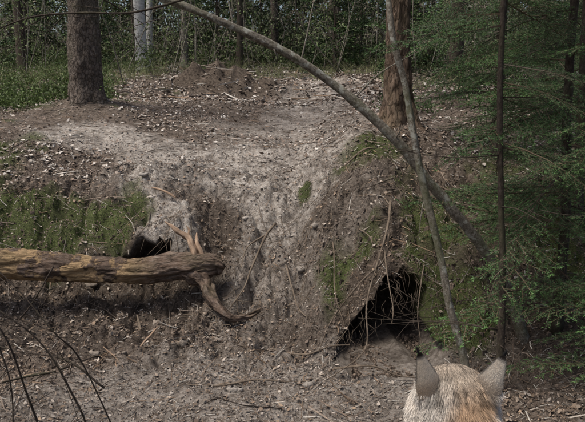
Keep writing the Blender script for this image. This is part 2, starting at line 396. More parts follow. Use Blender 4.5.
def clods(n,y0,y1,smin,smax,dens=None,pw=4):
    x,y=scatter(n,y0,y1,dens=dens,xw=.5);n=len(x)
    s=smin+(smax-smin)*rng.random(n)**pw
    sd,ms,hm=zones(x,y)
    c=np.array([.16,.12,.093])*(1-sd[:,None])+np.array([.38,.335,.295])*sd[:,None]
    c=c*(1-.3*hm[:,None])*rng.uniform(.4,1.25,(n,1))
    clod_geo(np.stack([x,y,gz(x,y)+s*.1],-1),s,c)
clods(36000,2.9,6.4,.003,.015)
clods(4500,3.4,5.4,.006,.026,lambda x,y:np.clip(zones(x,y)[2]+.2,0,1))
n=2200;x=rng.uniform(.34,.83,n);y=3.42+.6*rng.random(n)**1.5
clod_geo(np.stack([x,y,.052+.035*(y-3.4)+.0*x],-1),.004+.016*rng.random(n)**3,np.array([[.14,.105,.08]])*rng.uniform(.4,1.4,(n,1)))
cl.build('soil_clods',M_clod)
# lumpy rounded stones / clods: subdivided, noise-shaped
st=MB()
for i in range(46):
    x=random.uniform(-1.5,.9);y=random.uniform(3.2,5.6)
    a_,b_=hole_m(np.array([x]),np.array([y]))
    if a_[0]>-.3 or b_[0]>-.3:continue
    r=random.uniform(.012,.034);bmt=bmesh.new();bmesh.ops.create_uvsphere(bmt,u_segments=12,v_segments=8,radius=1)
    Vv=np.array([v.co[:] for v in bmt.verts]);Fq=np.array([[v.index for v in f.verts] for f in bmt.faces if len(f.verts)==4]);bmt.free()
    Vv=Vv*(1+.35*fbm(Vv[:,0]+i,Vv[:,1],Vv[:,2],1.3,3))[:,None]*[random.uniform(.8,1.5),random.uniform(.7,1.1),random.uniform(.5,.8)]
    z=float(gz(np.array([x]),np.array([y]))[0])
    sd=float(zones(np.array([x]),np.array([y]))[0][0])
    st.add(Vv*r+[x,y,z+r*.15],Fq,(np.array([.2,.165,.135])*(1-sd)+np.array([.4,.36,.32])*sd)*random.uniform(.6,1.1))
st.build('stones',M_clod,True)
ms=MB()
x,y=scatter(120000,3.4,6.2,xw=.55,dens=lambda x,y:zones(x,y)[1]**1.5);n=len(x)
P=np.stack([x,y,gz(x,y)],-1);D=norm(slope_n(x,y)+rng.normal(0,.5,(n,3)))
V,F=strips(P,D,rng.uniform(.005,.018,n),.004,norm(np.cross(D,rng.normal(0,1,(n,3)))))
ms.add(V,F,np.repeat(np.array([(.09,.112,.035)])*rng.uniform(.3,1.7,(n,1)),6,0))
ms.build('moss_patch',M_green)
# ---------------------------------------------------------------- undergrowth
ug=MB()
def shrubs(n,y0,y1,x0,x1,hmin,hmax,nl,ls,col,thr=-.15):
    for i in range(n):
        y=random.uniform(y0,y1);x=random.uniform(x0,x1)*y/10
        if vn(x*.6,y*.6,50)<thr:continue
        if abs(x-.3)<.8 and y<15:continue
        h=random.uniform(hmin,hmax);r=h*.8
        z=float(gz(np.array([x]),np.array([y]))[0])
        p=rng.normal(0,1,(nl,3))*[r*.45,r*.45,0];p[:,2]=rng.random(nl)**.7*h*(1-.3*(np.abs(p[:,0])+np.abs(p[:,1]))/r)
        P=p+[x,y,z];D=norm(rng.normal(0,1,(nl,3))+[0,0,.4])
        V,F=strips(P,D,rng.uniform(ls*.6,ls*1.3,nl),ls*.65,norm(np.cross(D,rng.normal(0,1,(nl,3)))))
        c=np.array(col)*random.uniform(.5,1.4)*rng.uniform(.5,1.5,(nl,1));ug.add(V,F,np.repeat(c,6,0))
shrubs(400,7.6,14,-5.5,-2.7,.12,.35,60,.03,(.075,.105,.035))
shrubs(520,12.3,22,-5.5,5.5,.2,.8,60,.055,(.085,.112,.045),-.05)
shrubs(200,7.5,14,1.3,5,.15,.4,60,.035,(.05,.075,.028))
ug.build('bilberry_undergrowth',M_green)
gr=MB()
for i in range(620):
    y=random.uniform(9.5,20);x=random.uniform(-4.5,3.5)*y/10
    if vn(x*.5,y*.5,70)<0 or (abs(x+.4)<1.7 and y<11.9):continue
    n=16;z=float(gz(np.array([x]),np.array([y]))[0])
    P=np.array([x,y,z])+rng.normal(0,.06,(n,3))*[1,1,0];D=norm(rng.normal(0,.4,(n,3))+[0,0,1])
    V,F=strips(P,D,rng.uniform(.12,.4,n),.007,norm(np.cross(D,rng.normal(0,1,(n,3)))),rng.normal(0,.3,(n,3))*[1,1,.3]-[0,0,.15])
    gr.add(V,F,np.repeat(np.array([(.19,.20,.10)])*rng.uniform(.5,1.4,(n,1)),6,0))
gr.build('forest_grass',M_green)
bt=empty('brush_thicket');mb=MB();ml=MB();random.seed(31)
def G(x,y):return float(gz(np.array([x]),np.array([y]))[0])
for i in range(300):
    y=random.uniform(10.5,24);x=random.uniform(-.52,.52)*y
    if abs(x+.1)<1.6 and y<13:continue
    z=G(x,y);H=random.uniform(.8,3.0);r=random.uniform(.004,.013);a=random.uniform(0,6.28);le=random.uniform(0,1.2)
    top=np.array([x+math.cos(a)*le,y+math.sin(a)*le,z+H]);b=np.array([x,y,z-.05]);m=(b+top)/2+[random.gauss(0,.2),0,.05]
    V,F,T=tube_geo([b,m,top],[r,r*.8,r*.3],segs=4,sub=4,namp=0,seed=i%7);mb.add(V,F,None,T)
    for j in range(7):
        k=random.uniform(.2,.95);q=b+(top-b)*k;d=norm(rng.normal(0,1,3)*[1,1,.3]+[0,0,.5]);l=random.uniform(.2,.8)*(1.1-k)+.1
        V,F,T=tube_geo([q,q+d*l*.5,q+d*l+rng.normal(0,.05,3)],[r*.4,r*.3,r*.12],segs=3,sub=2,namp=0);mb.add(V,F,None,T)
        if i%2==0:
            nn=14;p=q+d*l*rng.random((nn,1))+rng.normal(0,.08,(nn,3));D=norm(rng.normal(0,1,(nn,3)))
            V,F=strips(p,D,rng.uniform(.02,.05,nn),.03,norm(np.cross(D,rng.normal(0,1,(nn,3)))));ml.add(V,F,np.repeat(np.array([(.13,.17,.07)])*rng.uniform(.5,1.5,(nn,1)),6,0))
mb.build('stems',M_thin,True,bt);ml.build('leaves',M_green,False,bt)
# ---------------------------------------------------------------- spruce branch templates
def branch_mesh(name,seed,dens=320,nl=.017,nw=.0022,col=(.052,.095,.042),droop=.25,sparse=1.0):
    r=np.random.default_rng(seed);mb=MB();segs=[]
    def twig(p,d,L,lev):
        k=5;pts=[p.copy()];dd=d.copy()
        for i in range(k):
            dd=norm(dd+np.array([0,0,-droop*.12])+r.normal(0,.05,3));pts.append(pts[-1]+dd*L/k)
        pts=np.array(pts);segs.append((pts,lev,L))
        if lev<2:
            nn=int((22 if lev==0 else L*26)*sparse)
            for i in range(nn):
                t=.1+.88*(i+r.random()*.6)/max(nn,1)
                if t>=1:continue
                j=min(int(t*k),k-1);q=pts[j]+(pts[j+1]-pts[j])*(t*k-j)
                ax=norm(pts[j+1]-pts[j]);sd=np.cross(ax,[0,0,1.0]);sd=norm(sd)*(1 if i%2 else -1)
                nd=norm(ax*.75+sd*.8+np.array([0,0,r.normal(0,.15)]))
                l=(L*.42*(1-t)**.8+.05)*r.uniform(.6,1.15) if lev==0 else (L*.38*(1-t)+.02)*r.uniform(.6,1.1)
                twig(q,nd,l,lev+1)
    twig(np.zeros(3),np.array([1.0,0,0]),1.0,0)
    for pts,lev,L in segs:
        V,F,_=tube_geo(pts,list(np.linspace((.007,.0028,.0014)[lev],.0008,len(pts))),segs=3,sub=1,namp=0)
        mb.add(V,F,np.array([.09,.065,.045]))
        n=int(L*dens*(0.5 if lev==0 else 1))
        if n<1:continue
        t=r.random(n)*(.999)
        if lev==0:t=.35+.65*t
        k=len(pts)-1;j=(t*k).astype(int);fr=(t*k-j)[:,None]
        P=pts[j]*(1-fr)+pts[j+1]*fr;ax=norm(pts[j+1]-pts[j])
        pr=norm(np.cross(ax,r.normal(0,1,(n,3))*[.5,.5,1.5]))
        D=norm(ax*.7+pr)
        V,F=strips(P,D,r.uniform(nl*.7,nl*1.15,n),nw,norm(np.cross(D,r.normal(0,1,(n,3)))))
        tip=(lev>0)*sstep(.6,1,t)[:,None]
        c=np.array(col)*r.uniform(.6,1.35,(n,1))*(1+.9*tip*np.array([.9,1,.5]))
        mb.add(V,F,np.repeat(c,6,0))
    return mb.build(name,M_needle,link=False)
BN=[branch_mesh('branch_needles',100+i) for i in range(4)]
BC=[branch_mesh('crown_branch',200+i,dens=60,nl=.07,nw=.014,col=(.03,.055,.02),sparse=.6) for i in range(3)]
def place_branch(me,parent,loc,yaw,pitch,scale,roll=0):
    o=bpy.data.objects.new('branch',me);COL.objects.link(o);o.parent=parent
    o.location=loc;o.rotation_euler=(roll,-pitch,yaw);o.scale=(scale,)*3
    return o
def young_spruce(pos,top,r,zb,zt,n,lmax,seed,prefer=None,mat=None,lmin=.35,dead=12,meshes=BN):
    random.seed(seed);e=empty('young_spruce_tree')
    p=np.array(pos,float);t=np.array(top,float)
    pts=[p+(t-p)*k+np.array([random.uniform(-.02,.02),random.uniform(-.02,.02),0])*(k>0) for k in np.linspace(0,1,7)]
    tube('trunk',pts,list(np.linspace(r,r*.45,7)),mat or M_dark,e,segs=12,sub=10,namp=.15,flare=(.5,.10),seed=seed,fine=.002)
    for i in range(n):
        k=(i+random.random())/n;z=zb+(zt-zb)*k;q=p+(t-p)*((z-p[2])/(t[2]-p[2]))
        yaw=random.uniform(0,6.28) if prefer is None or random.random()<.3 else random.gauss(prefer,.8)
        l=lmax*(1-.35*k)*random.uniform(.6,1.1)
        place_branch(random.choice(meshes),e,tuple(q),yaw,random.uniform(-.4,.1),max(l,lmin),random.uniform(-.3,.3))
    mb=MB()
    for i in range(dead):
        z=random.uniform(p[2]+.15,zb+.5);q=p+(t-p)*((z-p[2])/(t[2]-p[2]));a=random.uniform(0,6.28);L=random.uniform(.25,.7)
        d=np.array([math.cos(a),math.sin(a),random.uniform(-.3,.15)])
        ps=[q,q+d*L*.5+rng.normal(0,.02,3),q+d*L+rng.normal(0,.04,3)-[0,0,.05]]
        V,F,T=tube_geo(ps,[.004,.0025,.001],segs=5,sub=4,namp=.1);mb.add(V,F,None,T)
        for j in range(6):
            b=q+d*L*random.uniform(.3,.9);dd=norm(d+rng.normal(0,.6,3))
            V,F,T=tube_geo([b,b+dd*.08,b+dd*.17+rng.normal(0,.015,3)],[.002,.0015,.0007],segs=3,sub=3,namp=.1);mb.add(V,F,None,T)
    if dead:mb.build('dead_twigs',M_dark,True,e)
    return e
PI=math.pi
young_spruce((1.08,3.2,G(1.08,3.2)-.03),(.95,3.2,3.3),.019,1.3,3.2,26,.70,11,prefer=.4)
young_spruce((1.55,3.65,G(1.55,3.65)-.03),(1.50,3.6,4.2),.03,.6,4.0,54,1.05,12,prefer=PI)
young_spruce((1.95,4.4,G(1.95,4.4)-.03),(1.9,4.4,4.8),.04,.8,4.6,54,1.15,13,prefer=PI)
young_spruce((1.75,5.6,G(1.75,5.6)-.03),(1.75,5.6,5.2),.045,1.4,5.0,44,1.1,14)
young_spruce((2.75,5.2,G(2.75,5.2)-.03),(2.8,5.2,6),.06,1.1,5.8,44,1.4,15)
young_spruce((1.80,2.85,G(1.80,2.85)-.03),(1.76,2.8,3.6),.03,.3,3.2,44,.85,16,prefer=2.7)
young_spruce((2.9,7.8,G(2.9,7.8)-.03),(2.9,7.8,7),.07,1.7,6.8,46,1.7,17)
# ---------------------------------------------------------------- tall trees
def tall_tree(name,x,y,r,h,mat,seed,crown=5.0,lean=(0,0),n=20,bl=2.0,flare=(.5,.22),twigs=8,near=False,meshes=BC):
    random.seed(seed);e=empty(name);z=G(x,y)-.1
    pts=[(x+lean[0]*k*h+random.uniform(-.02,.02),y+lean[1]*k*h+random.uniform(-.02,.02),z+k*h) for k in np.linspace(0,1,12)]
    tube('trunk',pts,list(np.linspace(r,r*.25,12)),mat,e,segs=72 if near else 20,sub=60 if near else 10,namp=.10,nf=8,flare=flare,seed=seed,fine=.007 if near else 0)
    for i in range(n):
        k=(i+random.random())/n;zz=crown+(h-crown)*k
        place_branch(random.choice(meshes),e,(x+lean[0]*zz,y+lean[1]*zz,z+zz),random.uniform(0,6.28),random.uniform(-.5,0),bl*(1-.75*k)*random.uniform(.7,1.1)+.3,random.uniform(-.3,.3))
    mb=MB()
    for i in range(twigs):
        zz=random.uniform(1.2,crown+1);a=random.uniform(0,6.28);L=random.uniform(.3,1.2)
        q=np.array([x+lean[0]*zz,y+lean[1]*zz,z+zz]);d=np.array([math.cos(a),math.sin(a),random.uniform(-.4,.1)])
        V,F,T=tube_geo([q,q+d*L*.5,q+d*L+rng.normal(0,.06,3)],[.012,.008,.003],segs=5,sub=4,namp=.1);mb.add(V,F,None,T)
    if twigs:mb.build('dead_branches',M_dark,True,e)
    return e
tall_tree('spruce_tree',-2.36,7.58,.175,15,M_spruce,1,6,bl=1.8,flare=(.35,.3),near=True)
tall_tree('pine_tree',.93,5.85,.108,14,M_brown,2,7,bl=1.3,flare=(1.0,.2),lean=(.002,0),n=12,near=True)
tall_tree('birch_tree',-3.24,14.4,.13,14,M_birch,3,8,n=8,twigs=3,lean=(-.02,0))
tall_tree('birch_tree',-3.55,16.5,.08,14,M_birch,33,8,n=8,twigs=3,lean=(.03,0))
tall_tree('aspen_tree',-2.65,16.4,.09,12,M_thin,4,8,n=8,lean=(.015,0))
tall_tree('spruce_tree',-1.25,15.6,.08,12,M_dark,5,6,n=12,lean=(.01,0))
tall_tree('spruce_tree',-.5,18.5,.11,13,M_spruce,6,6,n=14)
tall_tree('spruce_tree',1.2,17.5,.10,14,M_dark,8,6,n=14,lean=(-.015,0))
tall_tree('spruce_tree',-5.4,13.3,.10,13,M_dark,9,4.2,n=20)
tall_tree('spruce_tree',-7.4,18.5,.16,14,M_spruce,10,5,n=16)
tall_tree('spruce_tree',2.6,10.6,.11,13,M_dark,21,3.0,n=30)
tall_tree('spruce_tree',4.4,12.0,.13,13,M_dark,22,2.2,n=36)
for i,(sx,sy,sh) in enumerate([(-4.6,15.5,3.2),(-1.9,17.0,3.5),(.95,15.2,2.6),(2.3,14.2,3.4),(-3.0,19.5,3.8),(.1,20,3.6),(3.4,16.5,3.6),(-6.3,16,3.4),(-.9,19,3.2),(1.9,18.5,3.6)]):
    tall_tree('small_spruce_tree',sx,sy,.04,sh,M_dark,60+i,.15,n=40,bl=1.0,twigs=0)
bf=empty('background_forest');mb=MB();random.seed(5)
for i in range(20):
    y=random.uniform(18,32);x=random.uniform(-.6,.6)*y;r=random.uniform(.03,.14);z=float(zbase(np.array([x]),np.array([y]))[0])-.2
    lx=random.gauss(0,1.1)
    V,F,T=tube_geo([(x,y,z),(x+lx*.4,y,z+5),(x+lx,y,z+11)],[r,r*.8,r*.4],segs=8,sub=6,namp=.1,seed=i);mb.add(V,F,None,T)
mb.build('far_trunks',M_spruce,True,bf)
mb=MB()
def clump(x,y,z,rad,n,k,l0,l1,w):
    p=rng.normal(0,.45,(n,3))*[rad,rad,rad*.6]+[x,y,z]
    D=norm(rng.normal(0,1,(n,3))-[0,0,.4])
    V,F=strips(p,D,rng.uniform(l0,l1,n),w,norm(np.cross(D,rng.normal(0,1,(n,3)))))
    mb.add(V,F,np.repeat(np.array([k])*rng.uniform(.4,1.6,(n,1)),6,0))
FC=[(.05,.065,.03),(.065,.08,.04),(.115,.135,.065),(.10,.085,.062),(.16,.14,.11),(.06,.07,.04),(.045,.048,.03)]
for i in range(480):
    y=random.uniform(16,25);x=random.uniform(-.62,.62)*y;z0=float(zbase(np.array([x]),np.array([y]))[0])
    clump(x,y,z0+.2+random.random()**1.6*2.8,random.uniform(.3,1.0),120,random.choice(FC),.05,.13,.035)
for i in range(900):
    y=random.uniform(26,42);x=random.uniform(-.72,.72)*y;z0=float(zbase(np.array([x]),np.array([y]))[0])
    clump(x,y,z0+.2+random.random()**1.1*11,random.uniform(.8,1.9),120,random.choice(FC),.14,.38,.11)
mb.build('far_foliage',M_far,False,bf)
# ---------------------------------------------------------------- arching & leaning saplings
e=empty('arching_sapling')
A=[(-3.2,3.3,1.6),(-2.3,3.4,2.12),(-1.7,3.45,2.3),(-1.18,3.46,2.28),(-.72,3.44,2.13),(-.47,3.43,2.02),(-.22,3.46,1.91),(.04,3.48,1.76),(.31,3.5,1.57),(.58,3.51,1.33),(.75,3.52,1.13),(.93,3.53,.91),(1.11,3.55,.7),(1.26,3.58,.45),(1.39,3.61,.10)]
A=[tuple(np.array(q)+rng.normal(0,.008,3)) for q in A]
tube('stem',A,[.006,.009,.011,.014,.017,.019,.021,.022,.024,.026,.027,.029,.030,.032,.036],M_thin,e,segs=18,sub=30,namp=.18,nf=14,seed=3,fine=.002)
mb=MB()
for (q,d) in [((-.72,3.44,2.13),(-.6,-.1,.1)),((.04,3.48,1.76),(.1,.1,.5)),((-.3,3.45,1.93),(-.1,.1,.5)),((.75,3.52,1.13),(-.1,-.1,-.3)),((.31,3.5,1.57),(.4,.1,.35)),((.55,3.5,1.36),(.03,-.02,.07)),((-.1,3.46,1.85),(.03,-.02,-.05))]:
    q=np.array(q);d=np.array(d)
    V,F,T=tube_geo([q,q+d*.4+rng.normal(0,.01,3),q+d+rng.normal(0,.02,3)],[.006,.004,.0015],segs=6,sub=6,namp=.1);mb.add(V,F,None,T)
mb.build('side_twigs',M_thin,True,e)
Ln=[(.30,3.7,3.4),(.42,3.51,2.48),(.47,3.44,2.13),(.52,3.4,1.88),(.58,3.39,1.63),(.64,3.36,1.33),(.71,3.36,1.07),(.78,3.33,.78),(.84,3.3,.49),(.92,3.25,.17),(.94,3.23,-.03)]
Ln=[tuple(np.array(q)+rng.normal(0,.007,3)) for q in Ln]
e=empty('leaning_sapling')
tube('stem',Ln,[.011,.014,.015,.016,.017,.018,.019,.019,.020,.022,.026],M_thin,e,segs=16,sub=30,namp=.18,nf=14,seed=9,fine=.0018)
e=empty('overhanging_branch')
tube('limb',[(-1.9,3.1,1.75),(-1.44,3.1,1.88),(-1.21,3.11,1.96),(-.98,3.11,1.98),(-.75,3.11,1.98),(-.54,3.12,2.03),(-.38,3.13,2.09),(-.1,3.15,2.2)],[.002,.003,.004,.0045,.005,.006,.007,.008],M_dark,e,segs=8,sub=8,namp=.12)
mb=MB()
for i in range(18):
    q=np.array([-1.7+i*.08,3.1,1.86+.1*min(1,i/6)]);d=norm(np.array([random.uniform(-1,.2),random.uniform(-.6,.6),random.uniform(-.8,.6)]));l=random.uniform(.1,.35)
    V,F,T=tube_geo([q,q+d*l*.5,q+d*l+rng.normal(0,.03,3)],[.0022,.0016,.0007],segs=4,sub=4,namp=.1);mb.add(V,F,None,T)
mb.build('twiglets',M_dark,True,e)
# ---------------------------------------------------------------- fallen log
e=empty('fallen_log')
tube('trunk',[(-3.3,4.0,.60),(-2.6,4.1,.545),(-1.94,4.2,.505),(-1.56,4.24,.465),(-1.17,4.28,.435),(-.77,4.33,.45),(-.62,4.36,.455),(-.54,4.38,.445),(-.50,4.40,.41)],[.12,.115,.102,.095,.083,.088,.088,.072,.045],M_log,e,segs=96,sub=60,namp=.20,nf=9,seed=2,fine=.008)
tube('root_stub',[(-.74,4.33,.42),(-.61,4.28,.36),(-.54,4.18,.28),(-.46,4.10,.21),(-.38,4.09,.165),(-.28,4.13,.17),(-.21,4.2,.19)],[.055,.046,.037,.028,.024,.016,.005],M_log,e,segs=26,sub=20,namp=.5,nf=26,seed=5,fine=.007)
for k,(pp,rr) in enumerate([([(-.66,4.36,.50),(-.69,4.38,.57),(-.73,4.42,.63),(-.82,4.43,.69),(-.89,4.45,.74)],[.034,.028,.022,.016,.003]),([(-.62,4.36,.5),(-.66,4.40,.59),(-.67,4.45,.66)],[.025,.014,.002]),([(-.73,4.42,.63),(-.72,4.44,.68),(-.75,4.46,.72)],[.014,.008,.002])]):
    tube('splinter_%d'%(k+1),pp,rr,M_pale,e,segs=9,sub=10,namp=.55,nf=26,seed=k+3,fine=.003)
def on_ground(name,x,y,ang,L,r,mat,seed=0,lift=.01):
    pts=[]
    for t in np.linspace(-.5,.5,5):
        xx=x+math.cos(ang)*L*t;yy=y+math.sin(ang)*L*t+random.uniform(-.05,.05)*L;pts.append((xx,yy,float(zbase(np.array([xx]),np.array([yy]))[0])+lift+.015))
    return tube(name,pts,[r*.6,r,r*.9,r*.8,r*.4],mat,None,segs=10,sub=8,namp=.35,nf=20,seed=seed)
on_ground('broken_stick',-1.0,5.0,-.4,.22,.011,M_pale,1,.03)
on_ground('broken_stick',.55,5.3,.5,.3,.008,M_root,2)
on_ground('broken_stick',-.2,3.35,.1,.8,.005,M_root,3)
on_ground('broken_stick',-.9,3.9,1.3,.26,.008,M_pale,4)
on_ground('broken_stick',-1.0,4.05,1.9,.18,.008,M_root,14)
on_ground('broken_stick',.1,3.7,-.3,.5,.006,M_root,5)
on_ground('broken_stick',-1.35,3.5,.7,.6,.007,M_dark,6)
e=empty('burrow_roots')
RT=[([(.66,4.35,.88),(.62,4.1,.80),(.55,3.84,.67),(.45,3.56,.46),(.37,3.42,.24),(.24,3.39,.07)],.009),
([(.60,4.0,.75),(.55,3.84,.66),(.39,3.62,.53),(.25,3.63,.31),(.15,3.62,.12)],.007),
([(.58,3.9,.70),(.56,3.68,.57),(.58,3.55,.43),(.6,3.5,.3)],.006),
([(.8,4.0,.55),(.78,3.75,.5),(.72,3.6,.35),(.74,3.5,.12)],.005),
([(.25,3.45,.09),(.42,3.4,.11),(.6,3.38,.085),(.8,3.36,.08)],.007),
([(-.15,4.75,.62),(-.2,4.66,.56),(-.3,4.45,.42),(-.36,4.32,.29),(-.42,4.2,.20)],.011),
([(-.22,4.7,.60),(-.33,4.6,.50),(-.38,4.45,.40)],.008),
([(.2,4.6,.7),(.3,4.3,.57),(.28,4.0,.37),(.32,3.8,.22)],.006),
([(.75,5.3,1.13),(.7,4.9,1.02),(.62,4.6,.95),(.66,4.3,.86)],.014),
([(-.05,4.5,.42),(0,4.3,.32),(.08,4.1,.2),(.2,3.95,.14)],.007),
([(.35,4.7,.80),(.42,4.45,.72),(.5,4.2,.70),(.52,4.0,.66)],.007)]
for i,(p,r) in enumerate(RT):
    p=[np.array(q)+rng.normal(0,.018,3) for q in p]
    tube('root_%d'%(i+1),p,list(np.linspace(r,r*.3,len(p))),M_root,e,segs=8,sub=10,namp=.35,nf=22,seed=i)
mb=MB()
for i in range(90):
    x=random.uniform(.3,.9);y=random.uniform(3.66,3.95);z=G(x,y)+.005;L=random.uniform(.04,.15)
    q=np.array([x,y,z]);V,F,T=tube_geo([q,q+[random.gauss(0,.02),-.05,-L*.3],q+[random.gauss(0,.04),-.06,-L]],[.0016,.0012,.0006],segs=3,sub=4,namp=.1);mb.add(V,F,None,T)
for i in range(210):
    x=random.uniform(-.9,1.2);y=random.uniform(3.8,5.2);z=G(x,y)+.004;a=random.uniform(0,6.28);L=random.uniform(.08,.35)
    q=[]
    for t in (0,.5,1):
        xx=x+math.cos(a)*L*t+random.gauss(0,.03);yy=y+math.sin(a)*L*t;q.append((xx,yy,G(xx,yy)+.004+(.03 if t==.5 else 0)))
    V,F,T=tube_geo(q,[.0024,.0018,.001],segs=4,sub=5,namp=.1);mb.add(V,F,None,T)
mb.build('rootlets',M_root,True,e)
e=empty('dead_brush');mb=MB()
BR=[[(-1.45,2.5,1.15),(-1.17,2.52,.92),(-.97,2.48,.70),(-.84,2.55,.50),(-.76,2.61,.2),(-.74,2.63,0)],
[(-1.3,2.3,1.0),(-1.08,2.29,.75),(-1.01,2.34,.45),(-.98,2.4,.02)],
[(-1.5,2.7,.85),(-1.2,2.75,.55),(-1.0,2.8,.2),(-.95,2.85,0)],
[(-1.6,2.9,.5),(-1.3,2.85,.42),(-1.05,2.8,.36),(-.85,2.8,.28)],
[(-1.7,3.2,.3),(-1.45,3.1,.45),(-1.25,3.0,.62),(-1.12,2.95,.8)],
[(-1.25,2.6,0),(-1.22,2.6,.4),(-1.3,2.55,.8),(-1.28,2.5,1.2)]]
for b in BR:
    r=random.uniform(.003,.006);b=[np.array(q)+rng.normal(0,.02,3) for q in b]
    V,F,T=tube_geo(b,list(np.linspace(r*.6,r,len(b))),segs=6,sub=8,namp=.25);mb.add(V,F,None,T)
    for j in range(14):
        k=random.randint(0,len(b)-2);q=np.array(b[k])+(np.array(b[k+1])-np.array(b[k]))*random.random();d=norm(rng.normal(0,1,3)+[.2,0,-.2]);l=random.uniform(.08,.3)
        V,F,T=tube_geo([q,q+d*l*.5+rng.normal(0,.01,3),q+d*l+rng.normal(0,.03,3)],[.002,.0015,.0006],segs=4,sub=4,namp=.1);mb.add(V,F,None,T)
mb.build('stems',M_dark,True,e)
# ---------------------------------------------------------------- lynx
LX=empty('lynx')
gl=G(.3,.9)
bm=bmesh.new()
def sph(c,r,sc=(1,1,1)):
    m=Matrix.Translation(c)@Matrix.Diagonal((r*sc[0],r*sc[1],r*sc[2],1))
    bmesh.ops.create_icosphere(bm,subdivisions=3,radius=1,matrix=m)
def chain(pts,sp=.012):
    for (a,ra),(b,rb) in zip(pts[:-1],pts[1:]):
        a=Vector(a);b=Vector(b);n=max(2,int((b-a).length/sp))
        for i in range(n+1):
            t=i/n;sph(a.lerp(b,t),ra+(rb-ra)*t)
hx=.312
sph((hx,1.178,1.032),.066,(1.0,1.05,.86))
sph((hx-.036,1.19,.995),.05,(.9,.9,1.1));sph((hx+.036,1.19,.995),.05,(.9,.9,1.1))
chain([((hx,1.22,1.005),.045),((hx,1.262,.99),.032),((hx,1.275,.988),.027)])
sph((hx-.05,1.185,.955),.032);sph((hx+.05,1.185,.955),.032)
chain([((hx,1.15,1.0),.064),((hx-.003,1.06,.94),.078),((hx-.006,.95,.84),.105)],.02)
chain([((.31,.95,.84),.115),((.307,.8,.84),.11),((.303,.62,.845),.10),((.30,.48,.85),.11),((.30,.43,.84),.10)],.03)
for sx in (-1,1):
    chain([((.31+sx*.06,.96,.80),.065),((.31+sx*.075,.91,.68),.042),((.31+sx*.07,.94,gl+.10),.028),((.31+sx*.07,.95,gl+.03),.030),((.31+sx*.07,.985,gl+.022),.030)])
    chain([((.30+sx*.06,.46,.82),.085),((.30+sx*.085,.54,.69),.055),((.30+sx*.08,.42,gl+.15),.027),((.30+sx*.08,.44,gl+.04),.028),((.30+sx*.08,.49,gl+.022),.030)])
    sph((hx+sx*.052,1.162,1.058),.024,(1,.8,1))
chain([((.30,.36,.87),.035),((.30,.30,.84),.03),((.30,.26,.79),.026)])
me=bpy.data.meshes.new('body');bm.to_mesh(me);bm.free()
tmp=bpy.data.objects.new('tmp',me);COL.objects.link(tmp)
md=tmp.modifiers.new('r','REMESH');md.mode='VOXEL';md.voxel_size=.006
md=tmp.modifiers.new('s','SMOOTH');md.factor=.5;md.iterations=8
dg=bpy.context.evaluated_depsgraph_get();me2=bpy.data.meshes.new_from_object(tmp.evaluated_get(dg))
bpy.data.objects.remove(tmp)
def furcol(p,r):
    x=p[:,0]-hx;y=p[:,1];z=p[:,2]
    rust=np.array([.34,.23,.15]);white=np.array([.58,.54,.49]);tan=np.array([.40,.335,.27]);dark=np.array([.05,.035,.025])
    n=fbm(p[:,0],y,z,16,3);n2=fbm(p[:,0]+3,y,z,45,2)
    c=np.tile(rust,(len(p),1))
    crown=sstep(1.045,1.08,z+.01*n);c=c+(tan-c)*(crown*.9)[:,None]
    w=sstep(.2,1.0,.5-(x+.025)*12+n*.7)*sstep(.85,.95,z)*(1-crown*.6)*.75
    w=np.maximum(w,sstep(.034,.06,np.abs(x)+.018*n)*sstep(.85,.95,z)*.85)
    w=np.maximum(w,sstep(.02,-.01,np.abs(x-.0)+.03*n2-.004)*sstep(1.035,1.0,z)*.45)
    c=c+(white-c)*np.clip(w,0,1)[:,None]
    c=c*(1+.3*n2)[:,None]
    streak=sstep(.3,.6,fbm(p[:,0]*2.2,y*.6,z*.6,30,2)*1.0);c=c*(1-.5*streak)[:,None]
    under=sstep(.78,.72,z)
    c=c+(white*.85-c)*(under*.5)[:,None]
    spot=(n>.55)&(z<.93);c=np.where(spot[:,None],dark+.05,c)
    c=np.where(((y<.29))[:,None],dark,c)
    face=(y>1.235)[:,None];c=np.where(face,c*.5+white*.4,c)
    return np.clip(c,.01,1)*r.uniform(.6,1.25,(len(p),1))
nv=len(me2.vertices);V=np.zeros(nv*3,np.float32);me2.vertices.foreach_get('co',V);V=V.reshape(-1,3)
cat=me2.color_attributes.new('Col','FLOAT_COLOR','POINT');c4=np.ones((nv,4),np.float32);c4[:,:3]=furcol(V,rng)*.55;cat.data.foreach_set('color',c4.ravel())
me2.materials.clear();me2.materials.append(M_fur);me2.polygons.foreach_set('use_smooth',np.ones(len(me2.polygons),bool))
body=bpy.data.objects.new('body',me2);COL.objects.link(body);body.parent=LX
me2.calc_loop_triangles();nt=len(me2.loop_triangles);T=np.zeros(nt*3,np.int32);me2.loop_triangles.foreach_get('vertices',T);T=T.reshape(-1,3)
